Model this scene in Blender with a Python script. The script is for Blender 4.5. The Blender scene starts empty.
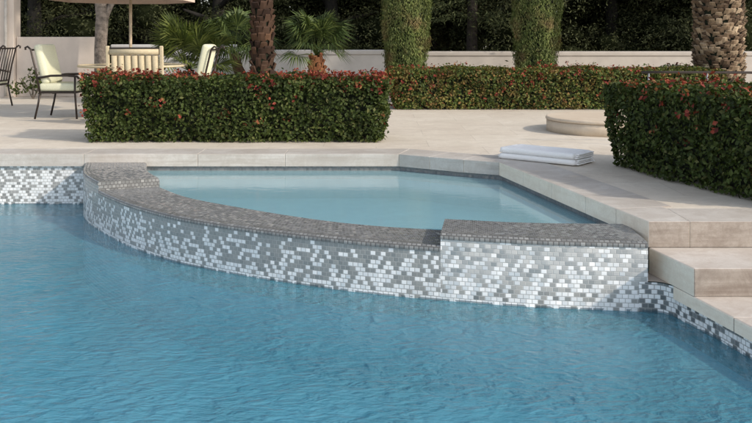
import bpy, bmesh, math, random
import numpy as np
from mathutils import Vector, Matrix
random.seed(7)
rng = np.random.default_rng(11)
R = math.radians
PI = math.pi
scene = bpy.context.scene
COL = scene.collection

# ------------------------------------------------------------------ helpers
def tag(o, label=None, cat=None, group=None, kind=None):
    if label: o['label'] = label
    if cat: o['category'] = cat
    if group: o['group'] = group
    if kind: o['kind'] = kind
    return o

def empty(name, loc, label, cat, rz=0.0, group=None):
    o = bpy.data.objects.new(name, None)
    COL.objects.link(o)
    o.location = loc
    o.rotation_euler = (0, 0, rz)
    o.empty_display_size = 0.1
    return tag(o, label, cat, group)

def link_mesh(name, me, mats, parent=None, smooth=False, kind=None):
    if not isinstance(mats, (list, tuple)): mats = [mats]
    for m in mats: me.materials.append(m)
    o = bpy.data.objects.new(name, me)
    COL.objects.link(o)
    if parent is not None: o.parent = parent
    if smooth:
        me.polygons.foreach_set('use_smooth', [True]*len(me.polygons))
    if kind: o['kind'] = kind
    return o

def from_bm(name, bm, mats, parent=None, smooth=False, kind=None):
    me = bpy.data.meshes.new(name)
    bmesh.ops.recalc_face_normals(bm, faces=bm.faces)
    bm.to_mesh(me); bm.free()
    return link_mesh(name, me, mats, parent, smooth, kind)

def from_lists(name, v, f, mats, parent=None, smooth=False, kind=None, mi=None):
    me = bpy.data.meshes.new(name)
    me.from_pydata(v, [], f)
    if mi is not None: me.polygons.foreach_set('material_index', mi)
    me.update()
    return link_mesh(name, me, mats, parent, smooth, kind)

def copy_tree(o, parent=None):
    c = o.copy(); COL.objects.link(c)
    c.parent = parent
    for ch in list(o.children): copy_tree(ch, c)
    return c

def rbox(bm, c, s, bev=0.02, seg=2, rot=None):
    """rounded box centred at c, full size s"""
    r = bmesh.ops.create_cube(bm, size=1.0)
    vs = r['verts']
    bmesh.ops.scale(bm, vec=s, verts=vs)
    if bev > 0:
        es = list({e for v in vs for e in v.link_edges})
        rr = bmesh.ops.bevel(bm, geom=es, offset=bev, segments=seg, profile=0.5, affect='EDGES')
        vs = list({v for f in rr['faces'] for v in f.verts} | {v for v in vs if v.is_valid})
        # gather complete island
        seen = set(vs); st = list(vs)
        while st:
            v = st.pop()
            for e in v.link_edges:
                w = e.other_vert(v)
                if w not in seen: seen.add(w); st.append(w)
        vs = list(seen)
    if rot is not None: bmesh.ops.rotate(bm, cent=(0,0,0), matrix=rot, verts=vs)
    bmesh.ops.translate(bm, vec=c, verts=vs)
    return vs

def tube(bm, pts, r, n=8, r2=None, caps=True):
    pts = [Vector(p) for p in pts]
    m = len(pts)
    rings = []
    prev = None
    for i, p in enumerate(pts):
        if i == 0: d = pts[1]-pts[0]
        elif i == m-1: d = pts[-1]-pts[-2]
        else: d = (pts[i+1]-pts[i]).normalized()+(pts[i]-pts[i-1]).normalized()
        d.normalize()
        if prev is None:
            up = Vector((0,0,1)) if abs(d.z) < 0.9 else Vector((1,0,0))
            a = d.cross(up).normalized()
        else:
            a = (prev - d*prev.dot(d)).normalized()
        prev = a
        b = d.cross(a)
        rad = r if r2 is None else r+(r2-r)*i/(m-1)
        if isinstance(r, (list, tuple)): rad = r[i]
        rings.append([bm.verts.new(p+(a*math.cos(2*PI*k/n)+b*math.sin(2*PI*k/n))*rad) for k in range(n)])
    for i in range(m-1):
        for k in range(n):
            bm.faces.new((rings[i][k], rings[i][(k+1)%n], rings[i+1][(k+1)%n], rings[i+1][k]))
    if caps:
        bm.faces.new(rings[0][::-1]); bm.faces.new(rings[-1])

def lathe(bm, prof, n=32, c=(0,0,0)):
    rings = []
    for (r, z) in prof:
        rings.append([bm.verts.new((c[0]+r*math.cos(2*PI*k/n), c[1]+r*math.sin(2*PI*k/n), c[2]+z)) for k in range(n)])
    for i in range(len(rings)-1):
        for k in range(n):
            bm.faces.new((rings[i][k], rings[i][(k+1)%n], rings[i+1][(k+1)%n], rings[i+1][k]))
    bm.faces.new(rings[0][::-1]); bm.faces.new(rings[-1])

def prism(bm, poly, z0, z1, bev=0.0, seg=2):
    lo = [bm.verts.new((x, y, z0)) for x, y in poly]
    hi = [bm.verts.new((x, y, z1)) for x, y in poly]
    n = len(poly)
    fs = [bm.faces.new(lo[::-1]), bm.faces.new(hi)]
    for i in range(n):
        fs.append(bm.faces.new((lo[i], lo[(i+1)%n], hi[(i+1)%n], hi[i])))
    if bev > 0:
        es = [e for e in hi_edges(hi)]
        es += [e for v in lo for e in v.link_edges if e.other_vert(v) in hi]
        bmesh.ops.bevel(bm, geom=list(set(es)), offset=bev, segments=seg, profile=0.5, affect='EDGES')

def hi_edges(hi):
    s = set(hi); out = []
    for v in hi:
        for e in v.link_edges:
            if e.other_vert(v) in s: out.append(e)
    return set(out)

def catmull(pts, per=12):
    P = [np.array(p, float) for p in pts]
    P = [2*P[0]-P[1]] + P + [2*P[-1]-P[-2]]
    out = []
    for i in range(1, len(P)-2):
        for k in range(per):
            t = k/per
            a, b, c, d = P[i-1], P[i], P[i+1], P[i+2]
            out.append(0.5*((2*b)+(-a+c)*t+(2*a-5*b+4*c-d)*t*t+(-a+3*b-3*c+d)*t**3))
    out.append(P[-2])
    return np.array(out)

# ------------------------------------------------------------------ materials
class NT:
    def __init__(s, name):
        s.m = bpy.data.materials.new(name); s.m.use_nodes = True
        s.t = s.m.node_tree; s.t.nodes.clear()
        s.out = s.n('ShaderNodeOutputMaterial')
    def n(s, typ, **kw):
        nd = s.t.nodes.new(typ)
        for k, v in kw.items():
            if k.startswith('i_'):
                key = k[2:]
                key = int(key) if key.isdigit() else key.replace('_', ' ')
                nd.inputs[key].default_value = v
            else: setattr(nd, k, v)
        return nd
    def l(s, a, b): s.t.links.new(a, b)
    def math(s, op, a, b=None, c=None, clamp=False):
        nd = s.n('ShaderNodeMath', operation=op, use_clamp=clamp)
        for i, x in enumerate((a, b, c)):
            if x is None: continue
            if isinstance(x, (int, float)): nd.inputs[i].default_value = x
            else: s.l(x, nd.inputs[i])
        return nd.outputs[0]
    def mix(s, f, a, b, mode='MIX'):
        nd = s.n('ShaderNodeMix', data_type='RGBA', blend_type=mode)
        for i, x in ((0, f), (6, a), (7, b)):
            if isinstance(x, (int, float)): nd.inputs[i].default_value = x
            elif isinstance(x, (tuple, list)): nd.inputs[i].default_value = (*x, 1) if len(x) == 3 else x
            else: s.l(x, nd.inputs[i])
        return nd.outputs[2]
    def ramp(s, f, stops, interp='LINEAR'):
        nd = s.n('ShaderNodeValToRGB')
        cr = nd.color_ramp; cr.interpolation = interp
        while len(cr.elements) < len(stops): cr.elements.new(0.5)
        for e, (p, c) in zip(cr.elements, stops):
            e.position = p
            e.color = (*c, 1) if isinstance(c, (tuple, list)) else (c, c, c, 1)
        s.l(f, nd.inputs[0])
        return nd.outputs[0]
    def obj(s): return s.n('ShaderNodeTexCoord').outputs['Object']
    def noise(s, vec, scale, detail=4, rough=0.55, out=0, stretch=None, dist=0):
        if stretch:
            mp = s.n('ShaderNodeMapping'); mp.inputs['Scale'].default_value = stretch
            s.l(vec, mp.inputs['Vector']); vec = mp.outputs[0]
        nd = s.n('ShaderNodeTexNoise')
        nd.inputs['Scale'].default_value = scale; nd.inputs['Detail'].default_value = detail
        nd.inputs['Roughness'].default_value = rough; nd.inputs['Distortion'].default_value = dist
        s.l(vec, nd.inputs['Vector'])
        return nd.outputs[out]
    def bump(s, h, strength=0.3, dist=0.01, normal=None):
        nd = s.n('ShaderNodeBump'); nd.inputs['Strength'].default_value = strength
        nd.inputs['Distance'].default_value = dist
        s.l(h, nd.inputs['Height'])
        if normal is not None: s.l(normal, nd.inputs['Normal'])
        return nd.outputs[0]
    def pbr(s, color, rough=0.6, metal=0.0, normal=None, spec=0.5):
        p = s.n('ShaderNodeBsdfPrincipled')
        for key, x in (('Base Color', color), ('Roughness', rough), ('Metallic', metal), ('Specular IOR Level', spec)):
            if isinstance(x, (int, float)): p.inputs[key].default_value = x
            elif isinstance(x, (tuple, list)): p.inputs[key].default_value = (*x, 1)
            else: s.l(x, p.inputs[key])
        if normal is not None: s.l(normal, p.inputs['Normal'])
        s.l(p.outputs[0], s.out.inputs[0])
        return p

def simple(name, col, rough=0.6, metal=0.0, var=0.12, scale=12.0, bump=0.15, bd=0.004):
    t = NT(name); o = t.obj()
    nz = t.noise(o, scale, 5)
    dark = tuple(c*(1-var*1.6) for c in col); lite = tuple(min(1, c*(1+var)) for c in col)
    c = t.mix(t.ramp(nz, [(0.3, 0.0), (0.7, 1.0)]), dark, lite)
    t.pbr(c, rough, metal, t.bump(t.noise(o, scale*4, 4), bump, bd))
    return t.m

def stone(name, base, lite, dark, joint=None, rough=0.55, vein=1.0):
    """travertine-like stone: cloudy, streaked along its bed, fine pits; optional paver joints (width, height)"""
    t = NT(name); o = t.obj()
    cloud = t.noise(o, 1.3, 6, 0.6)
    streak = t.noise(o, 2.2, 7, 0.65, stretch=(0.5, 1.0, 9.0), dist=0.6)
    c = t.mix(t.ramp(cloud, [(0.32, 0.0), (0.68, 1.0)]), base, lite)
    c = t.mix(t.math('MULTIPLY', t.ramp(streak, [(0.45, 0.0), (0.68, 1.0)]), 0.75*vein), c, dark)
    mid = t.noise(o, 7, 6, 0.7, dist=0.8)
    c = t.mix(t.math('MULTIPLY', t.ramp(mid, [(0.42, 0.0), (0.62, 1.0)]), 0.38), c, dark)
    fine = t.noise(o, 45, 4, 0.7)
    c = t.mix(t.math('MULTIPLY', t.ramp(fine, [(0.35, 1.0), (0.6, 0.0)]), 0.22), c, dark)
    vo = t.n('ShaderNodeTexVoronoi'); vo.inputs['Scale'].default_value = 60
    t.l(o, vo.inputs['Vector'])
    pit = t.ramp(vo.outputs['Distance'], [(0.06, 1.0), (0.16, 0.0)])
    pm = t.math('MULTIPLY', pit, t.ramp(cloud, [(0.45, 0.0), (0.6, 1.0)]))
    c = t.mix(t.math('MULTIPLY', pm, 0.5), c, tuple(x*0.4 for x in dark))
    h = t.math('SUBTRACT', fine, pm)
    if joint:
        br = t.n('ShaderNodeTexBrick')
        t.l(o, br.inputs['Vector'])
        br.inputs['Scale'].default_value = 1.0
        br.inputs['Brick Width'].default_value = joint[0]; br.inputs['Row Height'].default_value = joint[1]
        br.inputs['Mortar Size'].default_value = 0.004; br.inputs['Mortar Smooth'].default_value = 0.3
        br.inputs['Color1'].default_value = (0.35,)*3+(1,); br.inputs['Color2'].default_value = (0.65,)*3+(1,)
        br.inputs['Mortar'].default_value = (0.5,)*3+(1,)
        c = t.mix(0.16, c, t.mix(1.0, c, br.outputs['Color'], 'OVERLAY'))
        c = t.mix(t.math('MULTIPLY', br.outputs['Fac'], 0.38), c, tuple(x*0.5 for x in dark))
        h = t.math('SUBTRACT', h, t.math('MULTIPLY', br.outputs['Fac'], 1.5))
    t.pbr(c, rough, 0, t.bump(h, 0.25, 0.004))
    return t.m

def mosaic(name, tw, th, prob, white, grey, grout, greytop=None, rough=0.16, plaster=None, var=0.25, tilt=0.10, greyvar=0.5, gw=0.0022, wet=False):
    """glass mosaic: UV is in metres (u along the wall, v = height). prob: ramp stops on depth below the coping 0..0.6 m"""
    t = NT(name)
    uv = t.n('ShaderNodeUVMap'); sp = t.n('ShaderNodeSeparateXYZ'); t.l(uv.outputs[0], sp.inputs[0])
    u, v = sp.outputs[0], sp.outputs[1]
    vv = t.math('DIVIDE', v, th); row = t.math('FLOOR', vv)
    off = t.math('MULTIPLY', t.math('FRACT', t.math('MULTIPLY', row, 0.5)), 1.0)
    uu = t.math('ADD', t.math('DIVIDE', u, tw), off); colm = t.math('FLOOR', uu)
    cb = t.n('ShaderNodeCombineXYZ'); t.l(colm, cb.inputs[0]); t.l(row, cb.inputs[1])
    wn = t.n('ShaderNodeTexWhiteNoise', noise_dimensions='2D'); t.l(cb.outputs[0], wn.inputs['Vector'])
    cb2 = t.n('ShaderNodeVectorMath', operation='ADD'); cb2.inputs[1].default_value = (37.3, 91.7, 0)
    t.l(cb.outputs[0], cb2.inputs[0])
    wn2 = t.n('ShaderNodeTexWhiteNoise', noise_dimensions='2D'); t.l(cb2.outputs[0], wn2.inputs['Vector'])
    depth = t.math('DIVIDE', t.math('MULTIPLY', t.math('ADD', row, 0.5), -th), 0.6, clamp=True)
    pr = t.ramp(depth, prob)
    # evenly spread, never clumped: low-discrepancy sequence jittered by noise
    seq = t.math('FRACT', t.math('ADD', t.math('ADD', t.math('MULTIPLY', colm, 0.61803399), t.math('MULTIPLY', row, 0.2360680)), t.math('MULTIPLY', wn.outputs['Value'], 0.76)))
    rv = seq
    isw = t.math('LESS_THAN', rv, pr)
    r2 = wn2.outputs['Value']
    g = grey
    if greytop is not None:
        g = t.mix(t.ramp(depth, greytop[1]), greytop[0], grey)
    gcol = t.mix(1.0, g, t.ramp(r2, [(0, 1-greyvar), (1, 1.0)]), 'MULTIPLY')
    wcol = t.mix(1.0, white, t.ramp(r2, [(0, 1-var*0.5), (1, 1.0)]), 'MULTIPLY')
    c = t.mix(isw, gcol, wcol)
    fu = t.math('ABSOLUTE', t.math('SUBTRACT', t.math('FRACT', uu), 0.5))
    fv = t.math('ABSOLUTE', t.math('SUBTRACT', t.math('FRACT', vv), 0.5))
    gu = t.n('ShaderNodeMapRange', interpolation_type='SMOOTHSTEP')
    gu.inputs['From Min'].default_value = 0.5-1.6*gw/tw; gu.inputs['From Max'].default_value = 0.5-0.6*gw/tw
    t.l(fu, gu.inputs['Value'])
    gv = t.n('ShaderNodeMapRange', interpolation_type='SMOOTHSTEP')
    gv.inputs['From Min'].default_value = 0.5-1.6*gw/th; gv.inputs['From Max'].default_value = 0.5-0.6*gw/th
    t.l(fv, gv.inputs['Value'])
    gm = t.math('MAXIMUM', gu.outputs[0], gv.outputs[0])
    o = t.obj()
    stain = t.noise(o, 3.0, 5)
    c = t.mix(gm, c, grout)
    c = t.mix(t.math('MULTIPLY', t.ramp(stain, [(0.45, 0.0), (0.75, 1.0)]), 0.25), c, (0.25, 0.24, 0.22))
    rg = t.mix(gm, (rough,)*3, (0.7,)*3)
    if plaster is not None:
        # wet scale line right at the waterline
        wl = t.math('MULTIPLY', t.math('LESS_THAN', v, -0.5235), t.math('GREATER_THAN', t.noise(o, 16, 1), 0.42))
        c = t.mix(t.math('MULTIPLY', wl, 0.7), c, (0.04, 0.085, 0.11))
        pz = t.math('LESS_THAN', v, plaster[0])
        c = t.mix(pz, c, plaster[1])
    nm = t.n('ShaderNodeNewGeometry').outputs['Normal']
    vs = t.n('ShaderNodeVectorMath', operation='SUBTRACT'); t.l(wn2.outputs['Color'], vs.inputs[0]); vs.inputs[1].default_value = (.5, .5, .5)
    vm = t.n('ShaderNodeVectorMath', operation='SCALE'); t.l(vs.outputs[0], vm.inputs[0]); vm.inputs['Scale'].default_value = tilt
    va = t.n('ShaderNodeVectorMath', operation='ADD'); t.l(nm, va.inputs[0]); t.l(vm.outputs[0], va.inputs[1])
    vn = t.n('ShaderNodeVectorMath', operation='NORMALIZE'); t.l(va.outputs[0], vn.inputs[0])
    hg = gm if plaster is None else t.math('MULTIPLY', gm, t.math('SUBTRACT', 1.0, pz))
    b = t.bump(t.math('SUBTRACT', 1.0, hg), 0.5, 0.002, vn.outputs[0])
    t.pbr(c, rg, 0, b, 0.6)
    return t.m

def water_mat(name, tint, body, bodyfac, s1=7.0, s2=22.0, bump=0.35, bd=0.03, dk=1.0, gr=0.06):
    t = NT(name); o = t.obj()
    a = t.noise(o, s1, 3, 0.5, stretch=(0.7, 1.2, 1), dist=1.2)
    b = t.noise(o, s2, 3, 0.55, stretch=(0.6, 1.3, 1), dist=0.6)
    c = t.noise(o, s1*0.25, 2, 0.5)
    h = t.math('ADD', t.math('MULTIPLY', a, 1.0), t.math('MULTIPLY', b, 0.40))
    h = t.math('MULTIPLY', h, t.ramp(c, [(0.3, 0.45), (0.7, 1.0)]))
    nrm = t.bump(h, bump, bd)
    nrd = t.bump(h, min(1.0, bump*1.7), bd*dk)
    gl = t.n('ShaderNodeBsdfGlossy'); gl.inputs['Roughness'].default_value = gr; t.l(nrm, gl.inputs['Normal'])
    gl.inputs['Color'].default_value = (1, 1, 1, 1)
    df = t.n('ShaderNodeBsdfDiffuse'); t.l(nrd, df.inputs['Normal'])
    df.inputs['Color'].default_value = (*body, 1)
    tr = t.n('ShaderNodeBsdfTransparent'); tr.inputs['Color'].default_value = (*tint, 1)
    m1 = t.n('ShaderNodeMixShader'); m1.inputs[0].default_value = bodyfac
    t.l(tr.outputs[0], m1.inputs[1]); t.l(df.outputs[0], m1.inputs[2])
    fr = t.n('ShaderNodeFresnel'); fr.inputs['IOR'].default_value = 1.33; t.l(nrm, fr.inputs['Normal'])
    m2 = t.n('ShaderNodeMixShader'); t.l(fr.outputs[0], m2.inputs[0])
    t.l(m1.outputs[0], m2.inputs[1]); t.l(gl.outputs[0], m2.inputs[2])
    t.l(m2.outputs[0], t.out.inputs[0])
    return t.m

def leaf_mat(name, stops, rough=0.55, trans=0.25, patch=None, spec=0.25):
    """per-leaf colour from Random Per Island, plus clump-scale light and dark"""
    t = NT(name)
    ri = t.n('ShaderNodeNewGeometry').outputs['Random Per Island']
    c = t.ramp(ri, stops)
    o = t.obj()
    cl = t.noise(o, 2.5, 3)
    c = t.mix(1.0, c, t.ramp(cl, [(0.3, 0.6), (0.7, 1.15)]), 'MULTIPLY')
    if patch:
        c = t.mix(t.math('MULTIPLY', t.ramp(t.noise(o, patch[1], 4), [(0.5, 0.0), (0.66, 1.0)]), patch[2]), c, patch[0])
    p = t.pbr(c, rough, 0, None, spec)
    tl = t.n('ShaderNodeBsdfTranslucent'); t.l(t.mix(1.0, c, (1.0, 1.1, 0.5), 'MULTIPLY'), tl.inputs[0])
    mx = t.n('ShaderNodeMixShader'); mx.inputs[0].default_value = trans
    t.l(p.outputs[0], mx.inputs[1]); t.l(tl.outputs[0], mx.inputs[2]); t.l(mx.outputs[0], t.out.inputs[0])
    return t.m

M = {}
M['deck'] = stone('deck_stone', (0.62, 0.555, 0.465), (0.70, 0.64, 0.55), (0.47, 0.41, 0.335), joint=(1.2, 0.6), rough=0.65, vein=0.5)
M['coping'] = stone('coping_stone', (0.46, 0.43, 0.395), (0.60, 0.57, 0.53), (0.35, 0.305, 0.26), rough=0.5, vein=0.8)
M['cut'] = stone('lit_side_stone', (0.80, 0.71, 0.58), (0.88, 0.81, 0.69), (0.64, 0.53, 0.41), rough=0.55, vein=0.6)  # for left-facing sides: the light on them is put into a brighter stone colour
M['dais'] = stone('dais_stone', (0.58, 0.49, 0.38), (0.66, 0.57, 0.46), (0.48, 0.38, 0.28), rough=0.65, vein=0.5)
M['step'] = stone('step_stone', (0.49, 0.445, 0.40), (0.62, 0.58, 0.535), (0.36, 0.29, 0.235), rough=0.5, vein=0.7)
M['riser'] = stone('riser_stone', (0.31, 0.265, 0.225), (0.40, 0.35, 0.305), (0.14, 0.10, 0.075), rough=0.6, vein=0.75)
W = (0.88, 0.88, 0.88); G = (0.35, 0.35, 0.34)
M['tile_spill'] = mosaic('gradient_mosaic', 0.037, 0.0300, [(0.0, 0.0), (0.31, 0.03), (0.40, 0.24), (0.60, 0.44), (0.80, 0.62), (0.88, 0.86), (1.0, 0.9)], W, (0.31, 0.315, 0.305), (0.36, 0.36, 0.35), plaster=(-0.66, (0.20, 0.50, 0.63)), greyvar=0.16)
M['tile_block'] = mosaic('silver_mosaic', 0.038, 0.0285, [(0.0, 0.12), (0.30, 0.25), (0.50, 0.40), (0.70, 0.62), (0.85, 0.74), (1.0, 0.82)], W, (0.33, 0.33, 0.315), (0.46, 0.46, 0.45), greytop=((0.57, 0.57, 0.56), [(0.2, 0.0), (0.5, 0.06), (0.74, 0.85), (0.85, 1.0)]), plaster=(-0.66, (0.20, 0.50, 0.63)), greyvar=0.28, tilt=0.22)
M['tile_pool'] = mosaic('pool_wall_mosaic', 0.038, 0.0300, [(0.0, 0.45), (0.3, 0.5), (0.6, 0.6), (0.85, 0.72), (1.0, 0.8)], W, (0.36, 0.36, 0.35), (0.42, 0.42, 0.40), plaster=(-0.66, (0.20, 0.50, 0.63)), greyvar=0.3)
M['tile_side'] = mosaic('side_wall_mosaic', 0.038, 0.0300, [(0.0, 0.6), (1.0, 0.64)], W, (0.19, 0.205, 0.21), (0.30, 0.30, 0.29), plaster=(-0.66, (0.20, 0.50, 0.63)), greyvar=0.4)
M['tile_nose'] = mosaic('nosing_mosaic', 0.034, 0.0315, [(0.0, 0.0), (1.0, 0.0)], W, (0.27, 0.275, 0.27), (0.085, 0.085, 0.085), greyvar=0.45, rough=0.12, gw=0.0034)
M['tile_top'] = mosaic('dark_top_mosaic', 0.03, 0.03, [(0.0, 0.0), (1.0, 0.0)], W, (0.208, 0.213, 0.218), (0.18, 0.183, 0.187), greyvar=0.26, rough=0.10, gw=0.0016, tilt=0.22)
M['plaster'] = simple('pool_plaster', (0.24, 0.65, 0.80), 0.8, scale=2.2, var=0.14)
M['spa_well'] = simple('spa_well_plaster', (0.14, 0.50, 0.65), 0.8, scale=5, var=0.06)
M['spa_plaster'] = simple('spa_plaster', (0.86, 0.96, 0.97), 0.8, scale=5, var=0.06)
M['pool_water'] = water_mat('pool_water', (0.82, 0.95, 0.98), (0.135, 0.43, 0.55), 0.38, 10.0, 26.0, 0.31, 0.04, dk=3.4, gr=0.12)
M['spa_water'] = water_mat('spa_water', (0.95, 0.99, 1.0), (0.56, 0.92, 1.0), 0.38, 5.0, 16.0, 0.10, 0.02, gr=0.10)
M['wall'] = simple('wall_stucco', (0.55, 0.52, 0.49), 0.85, scale=3, var=0.07, bump=0.3)
M['wall_warm'] = simple('warm_stucco', (0.56, 0.485, 0.42), 0.85, scale=3, var=0.06, bump=0.3)
M['wall_grey'] = simple('grey_stucco', (0.50, 0.49, 0.48), 0.85, scale=3, var=0.07, bump=0.3)
M['metal'] = simple('bronze_metal', (0.045, 0.035, 0.03), 0.4, 0.6, scale=30)
M['steel'] = simple('steel', (0.55, 0.55, 0.54), 0.3, 0.9, scale=30)
M['cushion'] = simple('cream_fabric', (0.62, 0.62, 0.46), 0.95, scale=60, var=0.06, bump=0.3)
M['tanfab'] = simple('tan_fabric', (0.50, 0.42, 0.28), 0.95, scale=60, var=0.08, bump=0.3)
M['canopy'] = simple('canopy_fabric', (0.58, 0.45, 0.37), 0.95, scale=40, var=0.05)
M['wood'] = simple('pole_wood', (0.42, 0.33, 0.23), 0.6, scale=25, var=0.15)
M['towel'] = simple('terry_towel', (0.93, 0.92, 0.91), 1.0, scale=160, var=0.03, bump=0.5, bd=0.006)
M['hem'] = simple('towel_hem', (0.78, 0.78, 0.80), 0.9, scale=200, var=0.04)
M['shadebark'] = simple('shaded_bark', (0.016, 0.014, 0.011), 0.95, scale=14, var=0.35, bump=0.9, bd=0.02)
M['bark'] = simple('grey_bark', (0.20, 0.165, 0.135), 0.9, scale=14, var=0.35, bump=0.9, bd=0.02)
M['darkbark'] = simple('dark_bark', (0.05, 0.04, 0.032), 0.9, scale=14, var=0.35, bump=0.9, bd=0.02)
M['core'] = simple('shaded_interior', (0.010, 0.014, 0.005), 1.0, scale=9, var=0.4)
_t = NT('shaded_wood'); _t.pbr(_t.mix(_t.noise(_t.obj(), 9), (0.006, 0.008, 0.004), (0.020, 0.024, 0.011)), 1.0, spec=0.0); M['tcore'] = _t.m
M['wall_beige'] = simple('beige_stucco', (0.40, 0.365, 0.33), 0.85, scale=3, var=0.07, bump=0.3)
M['bronze_strap'] = simple('pipe_paint', (0.42, 0.40, 0.37), 0.6)
M['soil'] = simple('bed_soil', (0.16, 0.115, 0.08), 0.95, scale=20, var=0.3, bump=0.8, bd=0.02)
M['hedge'] = leaf_mat('hedge_leaf', [(0, (0.024, 0.036, 0.009)), (0.5, (0.052, 0.078, 0.017)), (0.85, (0.09, 0.118, 0.028)), (1, (0.14, 0.14, 0.05))], rough=0.6, spec=0.22)
M['hedge2'] = leaf_mat('photinia_leaf', [(0, (0.03, 0.05, 0.012)), (0.45, (0.085, 0.125, 0.03)), (0.80, (0.18, 0.20, 0.05)), (1, (0.28, 0.15, 0.06))], rough=0.6, spec=0.22, patch=((0.30, 0.10, 0.05), 6.0, 0.32))
M['blossom'] = leaf_mat('red_blossom', [(0, (0.10, 0.016, 0.012)), (0.45, (0.24, 0.035, 0.025)), (0.8, (0.38, 0.09, 0.05)), (1, (0.24, 0.14, 0.05))], rough=0.6)
M['cypress'] = leaf_mat('cypress_leaf', [(0, (0.075, 0.105, 0.03)), (0.5, (0.155, 0.195, 0.055)), (1, (0.27, 0.30, 0.10))], patch=((0.25, 0.16, 0.08), 2.2, 0.7), trans=0.15)
M['tree'] = leaf_mat('dark_tree_leaf', [(0, (0.026, 0.031, 0.015)), (0.6, (0.058, 0.068, 0.030)), (1, (0.11, 0.118, 0.052))], rough=0.7, trans=0.08, spec=0.15)
M['feather'] = leaf_mat('feathery_leaf', [(0, (0.05, 0.062, 0.03)), (0.6, (0.10, 0.125, 0.055)), (1, (0.18, 0.2, 0.09))], rough=0.7, trans=0.15, spec=0.2)
M['palm'] = leaf_mat('fan_leaf', [(0, (0.045, 0.065, 0.018)), (0.6, (0.105, 0.135, 0.034)), (1, (0.20, 0.225, 0.065))], trans=0.3)
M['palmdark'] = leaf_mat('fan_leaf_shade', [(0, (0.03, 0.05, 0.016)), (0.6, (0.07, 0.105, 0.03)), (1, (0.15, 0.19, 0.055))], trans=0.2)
M['boot'] = leaf_mat('palm_boot', [(0, (0.07, 0.045, 0.03)), (0.5, (0.20, 0.14, 0.09)), (0.85, (0.30, 0.225, 0.15)), (1, (0.46, 0.36, 0.25))], rough=0.9, trans=0.0)
M['bootdark'] = leaf_mat('palm_boot_dark', [(0, (0.025, 0.014, 0.010)), (0.6, (0.06, 0.034, 0.022)), (1, (0.11, 0.06, 0.035))], rough=0.9, trans=0.0)
M['bootorange'] = leaf_mat('palm_boot_orange', [(0, (0.16, 0.06, 0.03)), (0.6, (0.30, 0.13, 0.06)), (1, (0.42, 0.2, 0.1))], rough=0.9, trans=0.0)
M['glass'] = None
def glass():
    t = NT('table_glass')
    tr = t.n('ShaderNodeBsdfTransparent'); tr.inputs[0].default_value = (0.75, 0.8, 0.78, 1)
    gl = t.n('ShaderNodeBsdfGlossy'); gl.inputs['Roughness'].default_value = 0.05
    nz = t.bump(t.noise(t.obj(), 30), 0.03, 0.01); t.l(nz, gl.inputs['Normal'])
    fr = t.n('ShaderNodeFresnel'); mx = t.n('ShaderNodeMixShader')
    t.l(fr.outputs[0], mx.inputs[0]); t.l(tr.outputs[0], mx.inputs[1]); t.l(gl.outputs[0], mx.inputs[2])
    t.l(mx.outputs[0], t.out.inputs[0]); return t.m
M['glass'] = glass()

# ------------------------------------------------------------------ leaf clouds
def unit(v): return v/np.maximum(np.linalg.norm(v, axis=1, keepdims=True), 1e-9)

def leaves(c, nrm, size, aspect=0.55, updir=None, jitter=0.7):
    """diamond leaves folded on the midrib: c (N,3) centres, nrm (N,3) facing"""
    N = len(c)
    nn = unit(nrm + rng.normal(size=(N, 3))*jitter)
    t = rng.normal(size=(N, 3)) if updir is None else np.tile(np.array(updir, float), (N, 1))+rng.normal(size=(N, 3))*0.35
    t = unit(t - nn*(t*nn).sum(1, keepdims=True))
    b = np.cross(nn, t)
    s = (size*(0.6+0.8*rng.random(N)))[:, None]
    v = np.empty((N, 4, 3))
    v[:, 0] = c - t*s*0.5
    v[:, 1] = c + b*s*aspect*0.5 + t*s*0.05 + nn*s*0.10
    v[:, 2] = c + t*s*0.5
    v[:, 3] = c - b*s*aspect*0.5 + t*s*0.05 + nn*s*0.10
    f = np.arange(N*4).reshape(N, 4)
    return v.reshape(-1, 3), f

def merge(parts):
    V, F, MI = [], [], []
    off = 0
    for v, f, m in parts:
        V += [tuple(x) for x in np.asarray(v).tolist()]
        F += [tuple(int(i)+off for i in q) for q in f]
        MI += [m]*len(f)
        off += len(v)
    return V, F, MI

def ico(c, r, sub=2, lump=0.15, seed=0):
    bm = bmesh.new()
    bmesh.ops.create_icosphere(bm, subdivisions=sub, radius=1.0)
    rr = random.Random(seed)
    a = [rr.uniform(0, 6) for _ in range(6)]
    v = []
    for q in bm.verts:
        k = 1+lump*(math.sin(q.co.x*3+a[0])+math.sin(q.co.y*3.3+a[1])+math.sin(q.co.z*3.7+a[2]))/2
        v.append((c[0]+q.co.x*r[0]*k, c[1]+q.co.y*r[1]*k, c[2]+q.co.z*r[2]*k))
    bm.verts.index_update()
    f = [[w.index for w in p.verts] for p in bm.faces]
    bm.free()
    return np.array(v), f

def lump(x, y, z, s, ph):
    return (np.sin(x*s+ph)*np.cos(y*s*1.3+ph*1.7)+np.sin(z*s*1.4+x*s*.6+ph*.6))*0.5

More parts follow.
